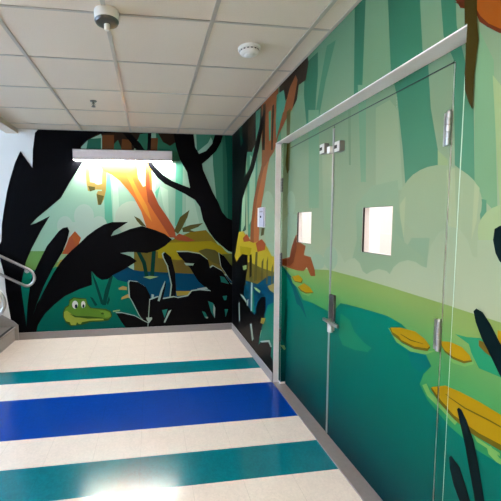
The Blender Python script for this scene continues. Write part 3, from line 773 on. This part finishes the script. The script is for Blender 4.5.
# ---------------------------------------------------------------- door frame and the double doors
fr = empty('trim_1', (0, (Y0+Y1)/2, 0)); tag(fr, kind='structure')
def part(name, bm, m, parent, smooth=False):
    o = obj(name, bm, m, parent, smooth)
    root = parent
    off = Vector(parent.location)
    while root.parent: root = root.parent; off += root.location
    o.data.transform(Matrix.Translation(-off)); return o
bm = nb()
L = .006
box(bm, -.002, REC, Y1-L, Y1, .0, ZT); box(bm, -.002, REC, Y0, Y1, ZT-L, ZT); box(bm, .0005, REC, Y0, Y0+.002, .0, ZT)
part('reveal', bm, M['frame'], fr)
bm = nb(); box(bm, -.003, .0004, Y0, Y0+.0034, .0, ZT-L); part('edge_bead', bm, M['bead'], fr)
bm = nb(); box(bm, REC, WT, Y0+L, 1.338, 0, ZT-L); box(bm, REC, WT, 1.338, Y1-L, ZD+.004, ZT-L)
print_mural(bm, ART_FRAME, put_right(REC), 1); face_towards(bm, 1, Vector((-1, 0, 0)))
part('door_frame', bm, [M['frame'], M['paint']], fr)
bm = nb(); box(bm, .05, WT, 3.107, Y1-L, 0, ZT-L)
print_mural(bm, ART_JAMB_FAR, put_right(.05), 1); face_towards(bm, 1, Vector((-1, 0, 0)))
print_mural(bm, ART_JAMB_SIDE, lambda h, z, i: (h, 3.107-.0006-i*STEP, z), 2); face_towards(bm, 2, Vector((0, -1, 0)))
part('jamb', bm, [M['frame'], M['paint'], M['paint']], fr)
bm = nb(); box(bm, -.004, WT, Y0+L, Y1-L, 0, .010, bevel=.002)
part('threshold', bm, M['thresh'], fr)

def leaf(name, ya, yb, hole, art):
    w0, w1, h0, h1 = hole
    root = empty(name, (REC, ya, .012)); tag(root, kind='structure')
    bm = nb(); X1 = REC+.045; z0 = .012
    box(bm, REC, X1, ya, w0, z0, ZD); box(bm, REC, X1, w1, yb, z0, ZD); box(bm, REC, X1, w0, w1, z0, h0); box(bm, REC, X1, w0, w1, h1, ZD)
    print_mural(bm, art, put_right(REC), 1); face_towards(bm, 1, Vector((-1, 0, 0)))
    part('door_leaf', bm, [M['frame'], M['paint']], root)
    bm = nb(); t = .002
    for a, b, c, d in ((w0, w0+t, h0, h1), (w1-t, w1, h0, h1), (w0, w1, h0, h0+t), (w0, w1, h1-t, h1)):
        box(bm, REC+.001, REC+.013, a, b, c, d)
    gk = part('window_gasket', bm, M['hole'], root)
    bm = nb(); box(bm, REC+.009, REC+.015, w0+t, w1-t, h0+t, h1-t); part('window_pane', bm, M['glass'], root)
    return root

def hinge(root, y, z, x, h=.115, m='steel'):
    bm = nb(); r = .011
    for k in range(5):
        lathe(bm, [(0, 0), (r, 0), (r, h/5-.0015), (0, h/5-.0015)], 16, (x-r*.6, y, z-h/2+k*h/5))
    lathe(bm, [(0, 0), (r*.8, 0), (r*.5, .006), (0, .007)], 12, (x-r*.6, y, z+h/2))
    box(bm, x-.004, x+.002, y-.002, y+.03, z-h/2, z+h/2)
    part('hinge', bm, M[m], root, True)

near = leaf('door_2', 1.342, GAP-.002, (1.684, 1.946, 1.348, 1.608), ART_LEAF_NEAR)
far = leaf('door_1', GAP+.002, 3.14, (2.621, 2.889, 1.352, 1.604), ART_LEAF_FAR)
for z in (1.91, 1.035): hinge(near, 1.349, z, REC, .135)
for z in (1.85, 1.18, 0.48): hinge(far, 3.105, z, .048, .12, 'darkmetal')

# chrome contact boxes either side of the gap near the top
def contact(root, y0, y1, z0, z1, dx=.036):
    bm = nb(); box(bm, REC-dx, REC, y0, y1, z0, z1, bevel=.003); c = part('latch_box', bm, M['greymetal'], root)
    bm = nb(); box(bm, REC-dx-.003, REC-dx, y0+.001, y1-.001, z0+.001, z1-.001, bevel=.001); part('face_plate', bm, M['satin'], c)
    bm = nb(); ym, zm = (y0+y1)/2, (z0+z1)/2
    box(bm, REC-dx-.005, REC-dx-.002, ym-.004, y1-.004, zm-.011, zm+.011); part('keyhole', bm, M['hole'], c)
contact(near, (2.165, 2.225, 1.975, 2.04)[0], (2.165, 2.225, 1.975, 2.04)[1], (2.165, 2.225, 1.975, 2.04)[2], (2.165, 2.225, 1.975, 2.04)[3]); contact(far, (2.365, 2.43, 2.0, 2.065)[0], (2.365, 2.43, 2.0, 2.065)[1], (2.365, 2.43, 2.0, 2.065)[2], (2.365, 2.43, 2.0, 2.065)[3])
bm = nb(); box(bm, REC-.03, REC, GAP+.004, GAP+.045, (2.165, 2.225, 1.975, 2.04)[2]+.012, (2.165, 2.225, 1.975, 2.04)[3]-.008, bevel=.003); part('strike', bm, M['plastic'], far)

# lock: dark escutcheon, lever and cylinder on the near leaf; steel strip along the meeting edge
yl = GAP-.002
bm = nb(); box(bm, REC-.02, REC, yl-.075, yl-.012, 0.845+.005, 0.845+.185, bevel=.004); part('escutcheon', bm, M['darkmetal'], near)
bm = nb()
tube(bm, [(REC-.002, yl-.055, 0.845+.012), (REC-.056, yl-.055, 0.845+.012)], .012)
box(bm, REC-.062, REC-.042, yl-.195, yl-.004, 0.845-.002, 0.845+.02, bevel=.005)
part('lever_handle', bm, M['steel'], near, True)
bm = nb(); lathe(bm, [(0, 0), (.019, 0), (.019, .075), (0, .075)], 20, (REC-.026, yl-.05, 0.845-.07)); box(bm, REC-.02, REC, yl-.065, yl-.035, 0.845-.06, 0.845+.006); part('lock_cylinder', bm, M['satin'], near, True)
bm = nb(); box(bm, REC-.008, REC, yl-.004, yl+.014, .02, ZD-.02, bevel=.002); part('astragal', bm, M['strip'], near)
bm = nb(); box(bm, REC-.002, REC+.03, yl+.0002, yl+.0038, .014, ZD-.001); part('dark_gap_strip', bm, M['hole'], near)  # black strip standing in for the dark gap between the leaves
bm = nb(); box(bm, REC-.004, REC+.03, 1.345, 3.105, ZD+.0003, ZD+.0037); part('dark_gap_strip', bm, M['hole'], fr)  # black strip standing in for the dark gap above the doors

# ---------------------------------------------------------------- wall light over the mural
FX0, FX1, FZ0, FZ1 = -2.083, -.832, 2.316, 2.45
wl = empty('wall_light', ((FX0+FX1)/2, D, FZ0)); tag(wl, 'long white linear light mounted high on the painted back wall', 'wall light')
bm = nb()
box(bm, FX0, FX1, D-.1, D-.094, FZ0, FZ1); box(bm, FX0, FX1, D-.1, D-.01, FZ1-.006, FZ1); box(bm, FX0, FX0+.006, D-.1, D-.01, FZ0, FZ1); box(bm, FX1-.006, FX1, D-.1, D-.01, FZ0, FZ1); box(bm, FX0, FX1, D-.016, D-.0085, FZ0, FZ1)
part('housing', bm, M['housing'], wl)
bm = nb(); box(bm, FX0+.007, FX1-.007, D-.093, D-.017, FZ0+.002, FZ0+.02); part('diffuser', bm, M['lamp'], wl)

# ---------------------------------------------------------------- ceiling devices
cx, cy = (-1.352, 2.15)
s = empty('ceiling_sensor', (cx, cy, H)); tag(s, 'round white ceiling device with a dark reflective underside and short stub', 'ceiling sensor')
bm = nb(); lathe(bm, [(0, 0), (.066, 0), (.068, -.004), (.068, -.046), (.065, -.05), (0, -.05)], 48); obj('base_ring', bm, M['plastic'], s, True)
bm = nb(); lathe(bm, [(.0, -.05), (.066, -.05), (.066, -.056), (.06, -.064), (.042, -.068), (.018, -.068), (0, -.068)], 48); obj('dark_disc', bm, M['darkmetal'], s, True)
bm = nb(); lathe(bm, [(0, -.066), (.015, -.066), (.015, -.094), (.011, -.1), (0, -.1)], 24); obj('stub', bm, M['plastic'], s, True)
cx, cy = (-0.448, 2.45)
s = empty('smoke_detector', (cx, cy, H)); tag(s, 'white round smoke detector on the ceiling near the right wall', 'smoke detector')
bm = nb(); lathe(bm, [(0, 0), (.076, 0), (.076, -.014), (.07, -.018), (0, -.018)], 48); obj('base_ring', bm, M['plastic'], s, True)
bm = nb(); lathe(bm, [(0, -.018), (.062, -.018), (.066, -.03), (.058, -.04), (.04, -.046), (.036, -.046), (.033, -.05), (.022, -.056), (0, -.058)], 48); obj('sensor_head', bm, M['plastic'], s, True)
bm = nb()
for k in range(16):
    a = 2*PI*k/16; v = nb(); box(v, .0615, .0665, -.006, .006, -.029, -.022)
    v.transform(Matrix.Rotation(a, 4, 'Z')); me = bpy.data.meshes.new('t'); v.to_mesh(me); v.free(); bm.from_mesh(me); bpy.data.meshes.remove(me)
obj('vent', bm, M['hole'], s)
cx, cy = (-1.656, 3.69)
s = empty('fire_sprinkler', (cx, cy, H)); tag(s, 'small dark pendent sprinkler head on the ceiling before the mural wall', 'sprinkler')
bm = nb(); lathe(bm, [(0, 0), (.033, 0), (.03, -.006), (.012, -.008), (0, -.008)], 32); obj('escutcheon', bm, M['darkmetal'], s, True)
bm = nb(); lathe(bm, [(0, -.006), (.009, -.006), (.009, -.022), (.005, -.024), (.004, -.052), (0, -.052)], 16)
for sx in (-1, 1): tube(bm, [(sx*.008, 0, -.02), (sx*.014, 0, -.03), (sx*.012, 0, -.042), (sx*.003, 0, -.05)], .0028, 8)
obj('frame_arms', bm, M['darkmetal'], s, True)
bm = nb(); lathe(bm, [(0, -.05), (.006, -.05), (.02, -.053), (.02, -.056), (0, -.056)], 24); obj('deflector', bm, M['darkmetal'], s, True)

# ceiling panels over the hall, behind the viewpoint
def panel(x, y, label, w=.6, l=1.2):
    t = empty('ceiling_light', (x, y, H)); tag(t, label, 'ceiling light', 'recessed ceiling lights of the hall')
    bm = nb()
    for a, b, c, d in ((-w/2, -w/2+.03, -l/2, l/2), (w/2-.03, w/2, -l/2, l/2), (-w/2+.03, w/2-.03, -l/2, -l/2+.03), (-w/2+.03, w/2-.03, l/2-.03, l/2)):
        box(bm, a, b, c, d, -.012, 0)
    obj('frame', bm, M['frame'], t)
    bm = nb(); box(bm, -w/2+.03, w/2-.03, -l/2+.03, l/2-.03, -.01, -.001); obj('diffuser', bm, M['troffer'], t)
for x, y, lab in [(-1.2, 0.55, 'lit ceiling panel just behind the viewpoint'), (-1.2, -1.6, 'lit ceiling panel midway down the hall behind'), (-1.2, -3.2, 'lit ceiling panel nearest the rear wall')]: panel(x, y, lab)

# ---------------------------------------------------------------- access panel left of the doors
p = empty('access_panel', (0, 3.54, 1.57)); tag(p, 'pale grey access control panel on the painted wall left of the doors', 'access panel')
bm = nb(); box(bm, -.012, -.006, -.125, .125, -.1, .1, bevel=.003); obj('back_plate', bm, M['plastic'], p)
bm = nb(); box(bm, -.024, -.012, -.115, .035, -.095, .095, bevel=.005); obj('cover', bm, M['lilac'], p)
bm = nb(); lathe(bm, [(0, 0), (.011, 0), (.011, .006), (0, .006)], 20); bm.transform(Matrix.Translation((-.024, -.03, .005)) @ Matrix.Rotation(-PI/2, 4, 'Y')); obj('button', bm, M['hole'], p)
bm = nb(); box(bm, -.0265, -.024, -.085, .01, .05, .062); obj('label_strip', bm, M['base'], p)

# ---------------------------------------------------------------- stairs and handrails at the left
st = empty('stairs', (-2.88, D, 0)); tag(st, 'grey stairs with dark nosings climbing left along the back wall', 'stairs')
SW, RI, TR = 1.235, .185, .29
for k in range(8):
    x1 = -2.895-k*TR; bm = nb()
    box(bm, x1-TR-.02, x1, D-.024-SW, D-.024, 0 if k == 0 else k*RI-.02, (k+1)*RI-.02)
    box(bm, x1-TR-.02, x1+.018, D-.024-SW, D-.024, (k+1)*RI-.02, (k+1)*RI, 1, bevel=.004)
    o = part('step', bm, [M['riser'], M['tread']], st)
    bm = nb(); box(bm, x1-.028, x1+.004, D-.022-SW, D-.03, (k+1)*RI-.001, (k+1)*RI+.003); part('nosing', bm, M['hole'], o)
bm = nb()
pts = [(-2.85, 0), (-2.85, .2), (-2.9, .25), (-5.3, .25+2.4*RI/TR), (-5.3, 1.2), (-3.19, 0)]
a = [bm.verts.new((x, D-.023, z)) for x, z in pts]; b = [bm.verts.new((x, D-.008, z)) for x, z in pts]
bm.faces.new(a); bm.faces.new(b[::-1])
for i in range(len(pts)): bm.faces.new((a[i], b[i], b[(i+1) % len(pts)], a[(i+1) % len(pts)]))
bmesh.ops.recalc_face_normals(bm, faces=bm.faces[:]); part('skirt_board', bm, M['riser'], st)

def rail(name, label, y, xe, ze, drop, wall):
    s = -math.tan(math.radians(28.3)); run = 2.4
    t = empty(name, (xe, y, ze)); tag(t, label, 'handrail', 'handrails of the stairs')
    bm = nb()
    P = [(-run, 0, -run*s), (0, 0, 0), (.03, 0, -drop*.55), (-.06, 0, -drop), (-run, 0, -drop-(-.06+run)*-1*-s*-1 if 0 else -drop+(run-.06)*-s)]
    tube(bm, fillet(P, .07, 8), .0175, 16); obj('rail', bm, M['steel'], t, True)
    if wall:
        for dx in (-.09, -1.2, -2.2):
            bm = nb(); z = -dx*-s; z = dx*s
            tube(bm, fillet([(dx, 0, z-.005), (dx, .02, z-.05), (dx, D-y-.004, z-.05)], .02), .008)
            r = nb(); lathe(r, [(0, 0), (.034, 0), (.03, .008), (0, .009)], 24); r.transform(Matrix.Translation((dx, D-y-.0005, z-.05)) @ Matrix.Rotation(PI/2, 4, 'X'))
            me = bpy.data.meshes.new('t'); r.to_mesh(me); r.free(); bm.from_mesh(me); bpy.data.meshes.remove(me)
            obj('bracket', bm, M['steel'], t, True)
    else:
        for k in (1, 4, 7):
            px = -2.845-k*TR+.12-xe; bm = nb(); ztop = px*s; zb = -ze
            tube(bm, [(px, 0, zb), (px, 0, ztop)], .019, 16)
            lathe(bm, [(0, 0), (.045, 0), (.045, .01), (.022, .014), (0, .014)], 24, (px, 0, zb)); obj('post', bm, M['steel'], t, True)
    return t
rail('handrail', 'steel wall handrail with looped end on the painted back wall', D-.08, (-2.625, 0.91, 0.205)[0], (-2.625, 0.91, 0.205)[1], (-2.625, 0.91, 0.205)[2], True)
rail('handrail', 'nearer steel handrail with looped end on the open side of the stairs', 3.555, (-2.52, 0.872, 0.24)[0], (-2.52, 0.872, 0.24)[1], (-2.52, 0.872, 0.24)[2], False)

# ---------------------------------------------------------------- daylight
wd = bpy.data.worlds.new('World'); scene.world = wd; wd.use_nodes = True
nt = wd.node_tree; sky = nt.nodes.new('ShaderNodeTexSky'); sky.sky_type = 'HOSEK_WILKIE'; sky.sun_direction = (-.4, .8, .5)
nt.links.new(sky.outputs['Color'], nt.nodes['Background'].inputs['Color']); nt.nodes['Background'].inputs['Strength'].default_value = .8
la = bpy.data.lights.new('daylight', 'AREA'); la.shape = 'RECTANGLE'; la.size = 2.2; la.size_y = 3.0; la.energy = 440; la.color = (.5, .71, 1)
lo = bpy.data.objects.new('daylight', la); C.objects.link(lo); lo.location = (XL-.35, 2.7, 1.8); lo.rotation_euler = (0, -PI/2, 0)

# ---------------------------------------------------------------- camera
f, px, py, pitch, roll, yaw = 358.012, 202.471, 250.321, -.08106, -.00519, .14435
cam = bpy.data.cameras.new('camera'); co = bpy.data.objects.new('camera', cam); C.objects.link(co)
F = Vector((math.sin(yaw)*math.cos(pitch), math.cos(yaw)*math.cos(pitch), math.sin(pitch)))
R = Vector((math.cos(yaw), -math.sin(yaw), 0)); U = R.cross(F)
R2 = R*math.cos(roll)+U*math.sin(roll); U2 = U*math.cos(roll)-R*math.sin(roll)
co.matrix_world = Matrix(((R2.x, U2.x, -F.x, -1.1315), (R2.y, U2.y, -F.y, 0), (R2.z, U2.z, -F.z, 1.5334), (0, 0, 0, 1)))
cam.sensor_width = 36; cam.sensor_fit = 'HORIZONTAL'; cam.lens = 36*f/501
cam.shift_x = (250.5-px)/501; cam.shift_y = (py-250.5)/501
cam.clip_start = .02
scene.camera = co
vs = scene.view_settings
vs.view_transform = 'Standard'; vs.look = 'None'; vs.gamma = 1; vs.use_curve_mapping = False; vs.exposure = 0
